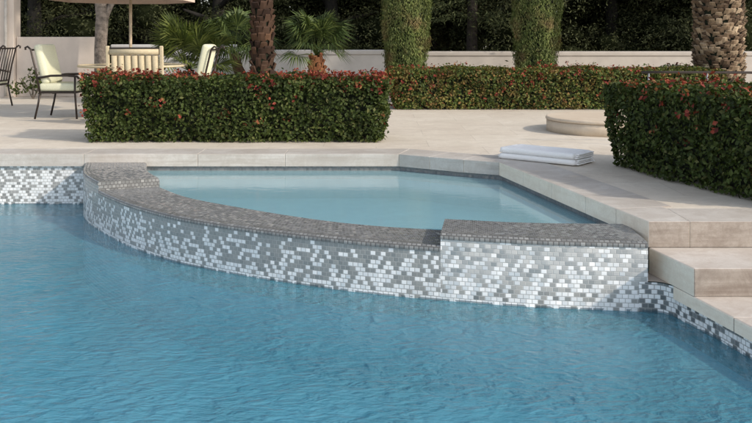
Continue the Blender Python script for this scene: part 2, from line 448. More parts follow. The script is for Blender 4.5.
# ------------------------------------------------------------------ hedges
def hedge(name, loc, rz, L, Dp, H, label, leafm, dens=2900, size=0.045, nblossom=260, bloom_top=0.9, taper=0.13, seed=1):
    """clipped hedge: local x along its length, origin at base centre. Flares a little towards the top."""
    root = empty(name, loc, label, 'hedge', rz)
    areas = [L*H, L*H, Dp*H, Dp*H, L*Dp]
    parts = []
    def surf(n, which):
        a = rng.random(n); b = rng.random(n)
        nr = np.zeros((n, 3)); p = np.zeros((n, 3))
        if which == 0: p[:, 0] = (a-.5)*L; p[:, 1] = -Dp/2; p[:, 2] = b*H; nr[:, 1] = -1
        if which == 1: p[:, 0] = (a-.5)*L; p[:, 1] = Dp/2; p[:, 2] = b*H; nr[:, 1] = 1
        if which == 2: p[:, 0] = -L/2; p[:, 1] = (a-.5)*Dp; p[:, 2] = b*H; nr[:, 0] = -1
        if which == 3: p[:, 0] = L/2; p[:, 1] = (a-.5)*Dp; p[:, 2] = b*H; nr[:, 0] = 1
        if which == 4: p[:, 0] = (a-.5)*L; p[:, 1] = (b-.5)*Dp; p[:, 2] = H; nr[:, 2] = 1
        # round the arrises
        q = p.copy()
        ex = np.clip((np.abs(q[:, 0])-(L/2-.13))/.13, 0, 1); ey = np.clip((np.abs(q[:, 1])-(Dp/2-.13))/.13, 0, 1)
        ez = np.clip((q[:, 2]-(H-.13))/.13, 0, 1)
        e2 = np.sort(np.stack([ex, ey, ez], 1), 1)[:, 1]
        mid = np.stack([np.sign(q[:, 0])*ex, np.sign(q[:, 1])*ey, ez], 1)
        p = p - unit(mid+1e-6)*(e2**2*0.055)[:, None]
        # flare
        k = 1-taper*(1-np.clip(p[:, 2]/H, 0, 1))**1.3
        p[:, 0] = np.sign(p[:, 0])*(L/2-(L/2-np.abs(p[:, 0]))-(1-k)*0.9*(np.abs(p[:, 0])/(L/2)))
        p[:, 1] *= 1-(1-k)*0.8
        bul = lump(p[:, 0], p[:, 1], p[:, 2], 5.5, seed)*0.035 + lump(p[:, 0], p[:, 1], p[:, 2], 13, seed*2.1)*0.022
        inset = rng.random(n)**1.6*0.15 - (rng.random(n) < 0.05)*rng.random(n)*0.07
        p = p + nr*(bul-inset)[:, None]
        p[:, 2] = np.maximum(p[:, 2], 0.015)
        return p, nr
    for w in range(5):
        p, nr = surf(int(areas[w]*dens), w)
        nr = nr + np.array([0, 0, 0.35])
        v, f = leaves(p, nr, size, 0.62)
        parts.append((v, f, 0))
    # woody, shaded interior
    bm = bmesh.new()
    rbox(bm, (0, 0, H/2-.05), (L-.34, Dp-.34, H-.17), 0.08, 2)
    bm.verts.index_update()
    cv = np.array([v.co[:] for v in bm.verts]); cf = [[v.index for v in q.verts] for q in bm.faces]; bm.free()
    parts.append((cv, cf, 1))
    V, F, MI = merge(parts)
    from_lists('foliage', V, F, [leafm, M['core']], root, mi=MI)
    # blossoms: small clusters of red petals, mostly along the top
    cs = []; ns = []
    nb = nblossom
    for w, share in ((4, bloom_top), (0, (1-bloom_top)*.75), (2, (1-bloom_top)*.25)):
        n = int(nb*share)
        if n < 1: continue
        p, nr = surf(n*3, w)
        keep = lump(p[:, 0]*1.0, p[:, 1], p[:, 2], 3.1, seed*3.3) > -0.25
        if w == 0: keep &= p[:, 2] > H*0.25
        p = p[keep][:n]; nr = nr[keep][:n]
        for i in range(len(p)):
            k = rng.integers(4, 8)
            cs.append(p[i]+nr[i]*0.035+rng.normal(size=(k, 3))*0.022); ns.append(np.tile(nr[i], (k, 1)))
    v, f = leaves(np.concatenate(cs), np.concatenate(ns), 0.042, 0.7)
    V, F, MI = merge([(v, f, 0)])
    from_lists('blossoms', V, F, M['blossom'], root, kind='stuff')
    return root

hedge('hedge', (-1.66, 10.38, 0), 0, 3.70, 0.92, 0.76, 'long clipped green hedge with red blossoms on top, in front of the patio table', M['hedge'], nblossom=640, bloom_top=0.93, seed=1)
hedge('hedge', (3.15, 15.1, 0), 0, 5.9, 0.95, 0.71, 'reddish photinia hedge growing behind the round stone dais', M['hedge2'], dens=2200, size=0.05, nblossom=300, bloom_top=0.6, seed=2)
_d = Vector((0.53, -1.79)).normalized(); _n = Vector((-_d.y, _d.x))
_c = Vector((2.18, 8.14)) + _d*1.15 + _n*0.55
hedge('hedge', (_c.x, _c.y, 0), math.atan2(_d.y, _d.x), 2.5, 1.1, 0.80, 'dark green clipped hedge on the right beside the folded towels', M['hedge'], nblossom=150, bloom_top=0.8, seed=3)

# ------------------------------------------------------------------ setting: deck, coping, steps, pool
A = (0.242, 8.95); B = (1.21, 8.36); Cc = (1.80, 5.62)
edge_path = [(-12.0, 8.95), (-0.6, 8.95), A, (0.55, 8.745), (0.88, 8.535), B, Cc]
ZD = -0.006
def poly_mesh(name, polys, z, mat, parent=None, kind='structure'):
    bm = bmesh.new()
    for P in polys: bm.faces.new([bm.verts.new((x, y, z)) for x, y in P])
    bm.normal_update()
    for f in bm.faces:
        if f.normal.z < 0: f.normal_flip()
    me = bpy.data.meshes.new(name); bm.to_mesh(me); bm.free()
    return link_mesh(name, me, mat, parent, kind=kind)
back = [(-120, 8.99), (-0.6, 8.99), (0.26, 8.99), (0.57, 8.785), (0.9, 8.575), (1.24, 8.39), (1.84, 5.66), (4.5, 5.66), (4.5, -0.5), (120, -0.5), (120, 300), (-120, 300)]
poly_mesh('pool_deck', [back, [(-120, -120), (120, -120), (120, -0.5), (-120, -0.5)], [(-120, -0.5), (-12.1, -0.5), (-12.1, 8.99), (-120, 8.99)]], ZD, M['deck'])

def offset_path(path, d):
    out = []
    n = len(path)
    for i in range(n):
        p = Vector(path[i])
        dirs = []
        if i > 0: dirs.append((p-Vector(path[i-1])).normalized())
        if i < n-1: dirs.append((Vector(path[i+1])-p).normalized())
        ns = [Vector((-q.y, q.x)) for q in dirs]
        m = sum(ns, Vector((0, 0))).normalized()
        k = 1/max(0.35, m.dot(ns[0]))
        out.append(p+m*d*k)
    return out
# coping stones, one joint every ~0.6 m along the straight run, at each bend on the curve
def cut_and_lit_faces(bm):
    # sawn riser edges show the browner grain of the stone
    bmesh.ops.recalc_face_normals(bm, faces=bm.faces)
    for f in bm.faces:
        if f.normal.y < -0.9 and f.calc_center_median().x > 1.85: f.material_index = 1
        elif f.normal.x < -0.75: f.material_index = 2  # left-facing sides take the paler stone, their lit look painted in
def coping():
    bm = bmesh.new()
    off = offset_path(edge_path, 0.44)
    g = 0.0007
    def quad(p, q, po, qo, z0=-0.13):
        p, q, po, qo = Vector(p), Vector(q), Vector(po), Vector(qo)
        d = (q-p).normalized()*g; do = (qo-po).normalized()*g
        prism(bm, [p+d, q-d, qo-do, po+do], z0, random.uniform(-0.0006, 0.0006), 0.005)
    xs = [-12.0]
    while xs[-1] < 0.10: xs.append(xs[-1]+random.choice((0.92, 1.05, 1.2)))
    xs = [x-xs[-1]+A[0] for x in xs]
    for a, b in zip(xs[:-1], xs[1:]):
        last = b == xs[-1]
        quad((a, 8.95), (b, 8.95), (a, 9.39), (off[2].x if last else b, 9.39))
    for i in (2, 3, 4):
        quad(edge_path[i], edge_path[i+1], off[i], off[i+1])
    b0, c0, bo = Vector(B), Vector(Cc), off[5]
    dn = (c0-b0).normalized(); nr = Vector((-dn.y, dn.x))
    cuts = [0, 0.62, 1.25, 1.88, (c0-b0).length-0.44]
    for a, b in zip(cuts[:-1], cuts[1:]):
        quad(b0+dn*a, b0+dn*b, bo if a == 0 else b0+dn*a+nr*0.44, b0+dn*b+nr*0.44)
    # corner stone and the top riser running right
    p = b0+dn*(cuts[-1]+2*g)
    prism(bm, [p, c0, Vector((2.0735, 5.62)), Vector((2.0735, 6.06)), p+nr*0.355], -0.17, 0.0004, 0.005)
    x = 2.075
    while x < 4.4:
        prism(bm, [(x, 5.62), (x+0.7935, 5.62), (x+0.7935, 6.06), (x, 6.06)], -0.17, random.uniform(-0.0006, 0.0006), 0.005)
        x += 0.795
    cut_and_lit_faces(bm); from_bm('coping', bm, [M['coping'], M['riser'], M['cut']], kind='structure')
coping()
def edge_x(y): return 1.80+0.205*(5.62-y)
def steps():
    bm = bmesh.new()
    g = 0.0025
    for x0, x1 in ((None, 2.72), (2.725, 3.6), (3.605, 4.5)):
        a = edge_x(5.70) if x0 is None else x0; b = edge_x(5.10) if x0 is None else x0
        if x0 is None: prism(bm, [(edge_x(5.617), 5.617), (b, 5.10), (x1, 5.10), (x1, 5.617)], -0.338, -0.171, 0.008)
        else: prism(bm, [(x0, 5.10), (x1, 5.10), (x1, 5.617), (x0, 5.617)], -0.338, -0.171, 0.008)
    ys = [5.33, 4.72, 4.0, 3.2, 2.4, 1.6, 0.8, -0.5]
    for y1, y0 in zip(ys[:-1], ys[1:]):
        prism(bm, [(edge_x(y1), y1-g), (edge_x(y0), y0), (3.3, y0), (3.3, y1-g)], -0.42, -0.341, 0.008)
        prism(bm, [(3.305, y1-g), (3.305, y0), (4.5, y0), (4.5, y1-g)], -0.42, -0.341, 0.008)
    cut_and_lit_faces(bm); from_bm('steps', bm, [M['step'], M['riser'], M['cut']], kind='structure')
    bm = bmesh.new()
    prism(bm, [(4.5, -0.5), (4.6, -0.5), (4.6, 5.60), (4.5, 5.60)], -1.15, -0.01)
    tag(from_bm('retaining_wall', bm, M['coping']), 'stone retaining wall beside the lower terrace past the steps', 'wall')
steps()
poly_mesh('step_ledge', [[(1.68, 5.432), (1.79, 5.415), (1.825, 5.395), (1.87, 5.33), (1.95, 5.33), (1.95, 5.66), (1.68, 5.66)]], -0.3395, M['step'])

def uv_strip(name, path, z0, z1, mats, parent=None, kind=None, flip=False, u0=0.0):
    """vertical wall along a 2-D path with UV in metres"""
    me = bpy.data.meshes.new(name)
    P = [Vector(p) for p in path]
    s = [u0]
    for a, b in zip(P[:-1], P[1:]): s.append(s[-1]+(b-a).length)
    v = [(p.x, p.y, z) for p in P for z in (z0, z1)]
    f = []; uv = []
    for i in range(len(P)-1):
        q = [(2*i, s[i], z0), (2*i+2, s[i+1], z0), (2*i+3, s[i+1], z1), (2*i+1, s[i], z1)]
        if flip: q = q[::-1]
        f.append([a[0] for a in q]); uv += [(a[1], a[2]) for a in q]
    me.from_pydata(v, [], f)
    ul = me.uv_layers.new(name='UVMap')
    for i, c in enumerate(uv): ul.data[i].uv = c
    me.update()
    return link_mesh(name, me, mats, parent, kind=kind)

ZW = -0.535; ZS = -0.180
# tiled pool walls under the coping
w = uv_strip('pool_wall', [(-12.1, 8.985), (-2.95, 8.985)], -1.15, -0.128, M['tile_pool'])
tag(w, 'back wall of the pool in white and grey mosaic under the coping, left of the spa', 'pool wall')
side = [(1.68, 5.432), (1.79, 5.415), (1.825, 5.395), (1.87, 5.33)]+[(edge_x(y)+0.035, y) for y in (5.0, 4.5, 3.5, 2.5, 1.5, 0.5, -0.5)]
w = uv_strip('pool_side_wall', side, -1.15, -0.3455, M['tile_side'])
tag(w, 'narrow dark and white mosaic band under the stone steps at the right', 'pool wall')
bm = bmesh.new()
bm.faces.new([bm.verts.new((x, y, -1.15)) for x, y in ((-12.1, -0.5), (3.2, -0.5), (3.2, 9.1), (-12.1, 9.1))])
for a, b in (((-12.1, -0.5), (-12.1, 8.985)), ((-12.1, -0.5), (3.2, -0.5))):
    bm.faces.new([bm.verts.new(q) for q in ((*a, -1.15), (*b, -1.15), (*b, -0.01), (*a, -0.01))])
from_bm('pool_basin', bm, M['plaster'], kind='structure')

# ------------------------------------------------------------------ raised spa wall (outer arc read at the waterline)
outer_pts = [(-3.07, 8.98), (-2.80, 8.19), (-2.20, 7.30), (-1.70, 6.76), (-1.34, 6.48), (-.84, 6.18), (-.39, 5.96), (0, 5.80), (.50, 5.645), (1.07, 5.51), (1.54, 5.45), (1.735, 5.425)]
arc = catmull(outer_pts, 10)
sl = np.concatenate([[0], np.cumsum(np.linalg.norm(np.diff(arc, axis=0), axis=1))])
TOT = sl[-1]
def at_s(s): return np.array([np.interp(s, sl, arc[:, 0]), np.interp(s, sl, arc[:, 1])])
def s_at(x): return float(np.interp(x, arc[:, 0], sl))
sL = s_at(-2.53); sR = s_at(0.43)
inner_left = catmull([(-2.42, 8.99), (-2.27, 8.45), (-2.03, 7.97)], 8)
inner_mid = catmull([(-2.03, 7.97), (-1.62, 7.42), (-.99, 6.90), (-.445, 6.52), (.0, 6.30), (.50, 6.155)], 8)
inner_right = catmull([(.50, 6.155), (1.05, 6.03), (1.75, 5.985)], 8)
def resample(P, n):
    d = np.concatenate([[0], np.cumsum(np.linalg.norm(np.diff(P, axis=0), axis=1))])
    t = np.linspace(0, d[-1], n)
    return np.stack([np.interp(t, d, P[:, 0]), np.interp(t, d, P[:, 1])], 1)
def dam(name, s0, s1, inner, top, mface, parent, n, label=None, nose=0.0335, endcaps=(True, True)):
    O = np.array([at_s(s) for s in np.linspace(s0, s1, n)]); I = resample(inner, n)
    S = np.linspace(s0, s1, n)
    verts = []; faces = []; uvs = []; mi = []
    r = 0.024; zb = -1.15
    prof_n = None
    for i in range(n):
        d = I[i]-O[i]; Ln = np.linalg.norm(d); d = d/Ln
        pr = [(0, zb), (0, top-nose-r*0.2)]
        pr += [(-0.006, top-nose-r*0.2+0.003)]
        for a in (0, 30, 60, 90):
            pr.append((-0.006+r*(1-math.cos(R(a))), top-r+r*math.sin(R(a))))
        pr += [(0.07, top+0.001), (Ln-0.03, top+0.001), (Ln-0.008, top-0.006), (Ln, top-0.03), (Ln, zb)]
        prof_n = len(pr)
        for (q, z) in pr: verts.append((O[i, 0]+d[0]*q, O[i, 1]+d[1]*q, z))
    def add(ids, uv, m): faces.append(ids); uvs.extend(uv); mi.append(m)
    # path distance along profile for top UVs
    for i in range(n-1):
        acc = 0
        for k in range(prof_n-1):
            a, b = i*prof_n+k, (i+1)*prof_n+k
            va, vb = Vector(verts[a]), Vector(verts[a+1])
            seg = (vb-va).length
            m = 0 if k == 0 else (1 if k <= 6 else 2)
            if k == 0: uv = [(S[i], zb), (S[i+1], zb), (S[i+1], verts[a+1][2]), (S[i], verts[a+1][2])]
            elif m == 1:
                uv = [(S[i], -0.0335*0.97+acc), (S[i+1], -0.0335*0.97+acc), (S[i+1], -0.0335*0.97+acc+seg), (S[i], -0.0335*0.97+acc+seg)]; acc += seg
            else:
                uv = [(S[i], acc), (S[i+1], acc), (S[i+1], acc+seg), (S[i], acc+seg)]; acc += seg
            add((a, b, b+1, a+1), uv, m)
    for e, i in ((0, 0), (1, n-1)):
        if not endcaps[e]: continue
        ids = [i*prof_n+k for k in range(prof_n)]
        if e == 0: ids = ids[::-1]
        o0 = Vector(verts[i*prof_n])
        uv = [((Vector(verts[q]).xy-o0.xy).length, verts[q][2]) for q in ids]
        add(tuple(ids), uv, 3)
    me = bpy.data.meshes.new(name)
    me.from_pydata(verts, [], faces)
    ul = me.uv_layers.new(name='UVMap')
    for i, c in enumerate(uvs): ul.data[i].uv = c
    me.polygons.foreach_set('material_index', mi)
    me.update()
    o = link_mesh(name, me, [mface, M['tile_nose'], M['tile_top'], M['tile_nose']], parent)
    if label: o['label'] = label
    return o
spa = empty('spa_wall', (0, 0, 0), 'curved raised spa wall clad in white and grey gradient mosaic tile', 'spa wall')
dam('raised_block', 0, sL, inner_left, -0.090, M['tile_spill'], spa, 22, 'raised dark topped tile block at the left end against the coping')
dam('spillway', sL, sR, inner_mid, -0.172, M['tile_spill'], spa, 60, 'lower dark mosaic spillway between the two raised blocks')
dam('raised_block', sR, TOT, inner_right, -0.090, M['tile_block'], spa, 26, 'raised block with silvery white mosaic at the right end beside the steps')

# spa shell
bpath = [(-2.6, 8.985), (0.25, 8.985), (0.575, 8.78), (0.905, 8.565), (1.245, 8.375), (1.80, 5.85)]
w = uv_strip('spa_back_wall', bpath, -1.1, -0.128, M['tile_top'], flip=False)
tag(w, 'dark tiled back wall of the spa under the coping', 'spa wall')
bm = bmesh.new()
po = [(-2.55, 8.98), (-2.2, 7.97), (-1.7, 7.30), (-1.0, 6.75), (-.445, 6.40), (.44, 6.05), (1.78, 5.9), (1.235, 8.36), (0.9, 8.55), (0.57, 8.765), (.25, 8.98)]
fc = bm.faces.new([bm.verts.new((x, y, -0.27)) for x, y in po])
res = bmesh.ops.inset_region(bm, faces=[fc], thickness=0.46)
ex = bmesh.ops.extrude_face_region(bm, geom=[fc])
vs = [g for g in ex['geom'] if isinstance(g, bmesh.types.BMVert)]
bmesh.ops.translate(bm, vec=(0, 0, -0.2), verts=vs)
if fc.is_valid: bmesh.ops.delete(bm, geom=[fc], context='FACES')
for f in bm.faces:
    if f.calc_center_median().z < -0.3: f.material_index = 1
from_bm('spa_basin', bm, [M['spa_plaster'], M['spa_well']], kind='structure')
# water sheets
poly_mesh('spa_water', [[(-2.55, 8.984), (-2.2, 7.97), (-1.68, 7.36), (-1.04, 6.84), (-.48, 6.45), (.44, 6.08), (1.78, 5.92), (1.24, 8.37), (0.9, 8.56), (0.57, 8.775), (.25, 8.984)]], ZS, M['spa_water'])
inn = [(float(p[0])+0.03*0, float(p[1])+0.05) for p in arc[:-3:3]]
poly_mesh('pool_water', [[(-12.1, 8.983), (-3.0, 8.983)] + inn[1:] + [(1.72, 5.46), (1.82, 5.43), (1.90, 5.36)] + [(edge_x(y)+0.045, y) for y in (5.0, 3.5, 2.0, 0.5, -0.49)] + [(-12.1, -0.49)]], ZW, M['pool_water'])

# ------------------------------------------------------------------ folded towels
def towel(name, z, L, Wd, T, label, seed):
    """one bath towel folded in thick layers with a rounded fold along the front"""
    rr = random.Random(seed)
    a = Vector((1.25, 8.60)); b = Vector((1.867, 8.095))
    dx = (b-a).normalized(); ang = math.atan2(dx.y, dx.x)
    dy = Vector((-dx.y, dx.x))
    c = a+dx*L/2+dy*Wd/2
    root = empty(name, (c.x+rr.uniform(-.006, .006), c.y+rr.uniform(-.006, .006), z), label, 'towel', ang+rr.uniform(-.015, .015))
    nx, ny = 34, 1
    bm = bmesh.new()
    # profile across the width: layered spiral seen at the ends; here stacked layers each a soft slab
    lay = 1
    th = T/lay
    for k in range(lay):
        e = rr.uniform(-.006, .006); wv = rr.uniform(0, 6)
        z0 = k*th; z1 = z0+th*1.02
        ring = []
        m = 28
        prof = []
        w2 = Wd/2
        rad = th/2
        for q in range(7): # front round
            t = -PI/2-PI*q/6
            prof.append((-w2+rad+rad*math.cos(t)+e, (z0+z1)/2+rad*1.03*math.sin(t)))
        for q in range(1, 8): prof.append((-w2+2*w2*q/8, z1))
        for q in range(7):
            t = PI/2-PI*q/6
            prof.append((w2-rad+rad*math.cos(t)+e, (z0+z1)/2+rad*1.03*math.sin(t)))
        for q in range(1, 8): prof.append((w2-2*w2*q/8, z0))
        rings = []
        for i in range(nx+1):
            u = i/nx; x = (u-.5)*(L+e*1.5)
            endr = 1-0.25*max(0, abs(u-.5)*2-.96)/.04
            rg = []
            for (y, zz) in prof:
                wob = 0.0045*math.sin(x*9+wv+y*7)+0.0030*math.sin(x*23+wv*2+y*19)-0.004*math.exp(-((x-.1*math.sin(wv))/.12)**2)
                zc = (z0+z1)/2
                sag = -0.004*(k+1)/lay*(abs(y)/w2)**3
                rg.append(bm.verts.new((x, y, max(0.0005, zc+(zz-zc)*endr+(wob+sag)*(z0+0.01)/T))))
            rings.append(rg)
        mm = len(prof)
        for i in range(nx):
            for j in range(mm):
                bm.faces.new((rings[i][j], rings[i+1][j], rings[i+1][(j+1)%mm], rings[i][(j+1)%mm]))
        bm.faces.new(rings[0]); bm.faces.new(rings[-1][::-1])
    # folded inner layers showing at the two ends
    for sgn in (-1, 1):
        for k in range(3):
            z = T*(0.2+0.3*k)
            rbox(bm, (sgn*(L/2-.01+rr.uniform(0, .008)), rr.uniform(-.01, .01), z), (.06, Wd*(.9-.05*k), T*.24), T*.11, 3)
    from_bm('terry_cloth', bm, M['towel'], root, smooth=True)
    return root
towel('folded_towel', 0.001, 0.83, 0.41, 0.056, 'lower of two folded white towels lying on the coping by the hedge', 1)
towel('folded_towel', 0.058, 0.82, 0.40, 0.056, 'upper of two folded white towels stacked on the coping by the hedge', 2)

# ------------------------------------------------------------------ round dais
d = empty('stone_dais', (3.07, 11.3, 0), 'low round cream stone dais standing on the deck behind the towels', 'dais')
bm = bmesh.new(); lathe(bm, [(0.790, -0.004), (0.790, 0.14)], 72); from_bm('plinth', bm, M['dais'], d, smooth=False)
bm = bmesh.new(); lathe(bm, [(0.78, 0.1405), (0.80, 0.147), (0.803, 0.165), (0.795, 0.183), (0.78, 0.188)], 72); from_bm('cap_slab', bm, M['dais'], d)
for o in d.children:
    for p in o.data.polygons: p.use_smooth = len(p.vertices) == 4 and abs(p.normal.z) < 0.5

# ------------------------------------------------------------------ walls
def wall_thing(name, label, x0, x1, y, h, mat, th=0.22, cap=0.11, ends=True):
    root = empty(name, ((x0+x1)/2, y, 0), label, 'wall')
    bm = bmesh.new(); rbox(bm, (0, 0, (h-cap)/2-.01), (x1-x0, th, h-cap+.02), 0.0); from_bm('wall_body', bm, mat, root)
    bm = bmesh.new(); rbox(bm, (0, 0, h-cap/2+0.002), (x1-x0+0.05, th+0.06, cap), 0.03, 3); from_bm('wall_cap', bm, mat, root)
    return root
wall_thing('garden_wall', 'low white garden wall behind the small fan palm with orange trunk base', -3.05, 0.22, 18.5, 0.985, M['wall'])
wall_thing('garden_wall', 'long low grey beige garden wall behind the cypresses and the thick palm', 0.33, 10.6, 19.5, 0.94, M['wall_beige'])
wall_thing('garden_wall', 'grey garden wall behind the patio umbrella and leaning palm', -5.84, -3.12, 18.9, 1.10, M['wall_grey'])
gw = empty('patio_wall', (-6.7, 18.0, 0), 'cream patio wall with tall pillar behind the cushioned chair at the left', 'wall')
bm = bmesh.new(); rbox(bm, (-0.02, 0.10, 0.63), (1.78, 0.24, 1.27), 0.01, 1); from_bm('wall_body', bm, M['wall_warm'], gw)
bm = bmesh.new(); rbox(bm, (-1.56, 0.05, 1.6), (1.28, 0.36, 3.22), 0.01, 1); from_bm('pillar', bm, M['wall_warm'], gw)
bm = bmesh.new(); tube(bm, [(-1.06, -0.19, 0.02), (-1.06, -0.19, 2.0), (-1.06, -0.19, 3.1)], 0.032, 10); from_bm('drainpipe', bm, M['bronze_strap'], gw, smooth=True)

# ------------------------------------------------------------------ columnar cypresses
def cypress(x, y, w, h, label):
    root = empty('cypress_tree', (x, y, 0), label, 'tree')
    N = 60000
    z = rng.random(N)**1.25*h; a = rng.random(N)*2*PI
    t = z/h
    rad = w/2*np.clip(0.74+1.3*t, 0, 1.0)*np.clip((1-t)*4.0, 0, 1)**0.55
    rad = rad*(1+0.06*np.sin(a*5+z*1.7)+0.045*np.sin(a*9-z*5.1)+0.04*np.sin(z*9+a*3)+0.10*(rng.random(N) < 0.03)*rng.random(N))
    dep = rng.random(N)**1.4*0.10
    rr = np.maximum(rad-dep+0.02*rng.normal(size=N), 0.02)
    c = np.stack([rr*np.cos(a), rr*np.sin(a), 0.25+z], 1)
    nr = np.stack([np.cos(a), np.sin(a), np.full(N, 0.15)], 1)
    v, f = leaves(c, nr, 0.052, 0.36, updir=(0, 0, 1), jitter=0.45)
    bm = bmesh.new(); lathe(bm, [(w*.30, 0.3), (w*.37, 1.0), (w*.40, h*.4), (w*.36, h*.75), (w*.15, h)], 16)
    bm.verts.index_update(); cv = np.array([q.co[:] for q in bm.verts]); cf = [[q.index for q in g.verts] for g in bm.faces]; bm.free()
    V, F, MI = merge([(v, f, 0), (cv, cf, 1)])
    from_lists('crown', V, F, [M['cypress'], M['core']], root, mi=MI)
    bm = bmesh.new(); tube(bm, [(0, 0, -0.05), (0.01, 0, 0.6), (0, 0, 1.2)], 0.11, 10, 0.07); from_bm('trunk', bm, M['bark'], root, smooth=True)
cypress(0.575, 16.55, 0.92, 6.2, 'columnar cypress behind the left end of the reddish hedge, beside the white wall end')
cypress(3.14, 16.7, 0.93, 6.6, 'columnar cypress rising behind the middle of the reddish hedge')

# ------------------------------------------------------------------ palms
def boots_trunk(R0, R1, H, rows, per, mat, out=0.06, ln=0.20, flare=0.0, core=None):
    """trunk wrapped in overlapping cut frond bases"""
    parts = []
    bm = bmesh.new(); prof = []
    for i in range(13):
        t = i/12; prof.append(((R0+(R1-R0)*t)*0.96, H*t-0.02))
    lathe(bm, prof, 20); bm.verts.index_update()
    parts.append((np.array([q.co[:] for q in bm.verts]), [[q.index for q in g.verts] for g in bm.faces], 1)); bm.free()
    V = []; F = []
    for j in range(rows):
        t = j/(rows-1); z = t*H
        r = R0+(R1-R0)*t+flare*max(0, 1-t*6)
        for k in range(per):
            a = 2*PI*(k+0.5*(j % 2)+0.13*j)/per+rng.normal()*0.09
            w = 2*PI*r/per*0.62*(0.85+0.3*rng.random()); l = ln*(0.6+0.7*rng.random()); oo = out*(0.3+1.2*rng.random())
            ca, sa = math.cos(a), math.sin(a)
            zz = z+rng.normal()*0.015
            def P(u, rad, h): return (ca*rad-sa*u, sa*rad+ca*u, h)
            b = len(V)
            V += [P(-w, r*0.93, zz-l*.5), P(w, r*0.93, zz-l*.5), P(-w*.72, r+oo, zz+l*.42), P(w*.72, r+oo, zz+l*.42),
                  P(-w*.6, r+oo*.55, zz+l*.55), P(w*.6, r+oo*.55, zz+l*.55), P(0, r+oo*1.25, zz+l*.38), P(0, r*1.0+oo*.35, zz-l*.2)]
            F += [[b, b+7, b+6, b+2], [b+7, b+1, b+3, b+6], [b+2, b+6, b+3, b+5, b+4], [b, b+2, b+4], [b+1, b+5, b+3]]
    parts.append((np.array(V), F, 0))
    V, F, MI = merge(parts)
    return V, F, MI, [mat, core or M['core']]

def feather_fronds(n, L, droop, z, mat, root, seed):
    rr = random.Random(seed)
    V = []; F = []
    for i in range(n):
        a = 2*PI*i/n+rr.uniform(-.15, .15); el = rr.uniform(-0.1, 1.2); ll = L*rr.uniform(.8, 1.1)
        pts = []
        p = Vector((0, 0, z)); e = el
        for k in range(15):
            pts.append(p.copy())
            p = p+Vector((math.cos(a)*math.cos(e), math.sin(a)*math.cos(e), math.sin(e)))*ll/14
            e -= droop/14
        for k in range(1, 15):
            d = (pts[k]-pts[k-1]).normalized(); sd = d.cross(Vector((0, 0, 1))).normalized()
            for sub in range(3):
                q = pts[k-1].lerp(pts[k], sub/3)
                for s in (-1, 1):
                    tip = q+(sd*s*0.9+d*0.6+Vector((0, 0, 0.15))).normalized()*0.5*math.sin(PI*min(1, (k+2)/17))
                    b = len(V)
                    V += [tuple(q-d*.02), tuple(q.lerp(tip, .4)+d*.03), tuple(tip), tuple(q.lerp(tip, .4)-d*.03)]
                    F.append([b, b+1, b+2, b+3])
    from_lists('crown', V, F, mat, root)

t = empty('palm_tree', (6.17, 15.3, 0), 'thick date palm trunk with pale cut frond scales at the right', 'tree')
V, F, MI, ms = boots_trunk(0.40, 0.42, 5.6, 100, 24, M['boot'], out=0.045, ln=0.10)
from_lists('trunk', V, F, ms, t, mi=MI)
feather_fronds(34, 3.2, 1.5, 5.7, M['palmdark'], t, 5)
t = empty('palm_tree', (-2.01, 15.0, 0), 'slim dark brown palm trunk with ragged base rising behind the long hedge', 'tree')
V, F, MI, ms = boots_trunk(0.175, 0.155, 4.8, 44, 9, M['bootdark'], out=0.05, ln=0.17, flare=0.05)
from_lists('trunk', V, F, ms, t, mi=MI)

def fan_palm(root, n, mat, petl, fanr, zc, seed, amin=0, amax=2*PI, elmin=0.0, elmax=1.3, blades=32, droop=0.25, cx=0.0):
    rr = random.Random(seed)
    V = []; F = []
    bmp = bmesh.new()
    for i in range(n):
        a = amin+(amax-amin)*(i+rr.random()*.8)/n; el = rr.uniform(elmin, elmax)
        pl = petl*rr.uniform(.75, 1.15)
        d = Vector((math.cos(a)*math.cos(el), math.sin(a)*math.cos(el), math.sin(el)))
        p0 = Vector((cx, 0, zc)); p1 = p0+d*pl*.5+Vector((0, 0, 0.02)); p2 = p0+d*pl-Vector((0, 0, 0.05*pl))
        tube(bmp, [p0, p1, p2], 0.010, 5, 0.006)
        dd = (p2-p1).normalized()
        side = dd.cross(Vector((0, 0, 1)))
        side = side.normalized() if side.length > .1 else Vector((1, 0, 0))
        up = side.cross(dd).normalized()
        side = (side*math.cos(rr.uniform(-.5, .5))+up*math.sin(rr.uniform(-.6, .6))).normalized()
        up = side.cross(dd).normalized()
        fr = fanr*rr.uniform(.8, 1.15)
        for k in range(blades):
            t = -1.9+3.8*k/(blades-1)
            bd = dd*math.cos(t)+side*math.sin(t)
            ln = fr*(1-0.18*abs(t)/1.9)*rr.uniform(.9, 1.05)
            wv = (side*math.cos(t)-dd*math.sin(t))
            wd = ln*0.036
            m = p2+bd*ln*.55+up*(0.03 if k % 2 else -0.0)
            tip = p2+bd*ln-Vector((0, 0, droop*ln*rr.uniform(.5, 1.4)))
            b = len(V)
            V += [tuple(p2), tuple(m+wv*wd), tuple(tip), tuple(m-wv*wd)]
            F.append([b, b+1, b+2, b+3])
    o = from_lists('fronds', V, F, mat, root)
    from_bm('petiole', bmp, mat, root, smooth=True)
fan_crown = empty('fan_crown_dummy', (0, 0, 0), 'x', 'x')
bpy.data.objects.remove(fan_crown)
fan_palm(t, 26, M['palmdark'], 0.7, 0.65, 4.9, 12, elmin=-.6, elmax=1.3)
t = empty('fan_palm', (-1.14, 16.2, 0), 'small fan palm with orange brown trunk base in front of the white wall', 'palm')
V, F, MI, ms = boots_trunk(0.19, 0.10, 0.85, 12, 8, M['bootorange'], out=0.05, ln=0.15)
from_lists('trunk', V, F, ms, t, mi=MI)
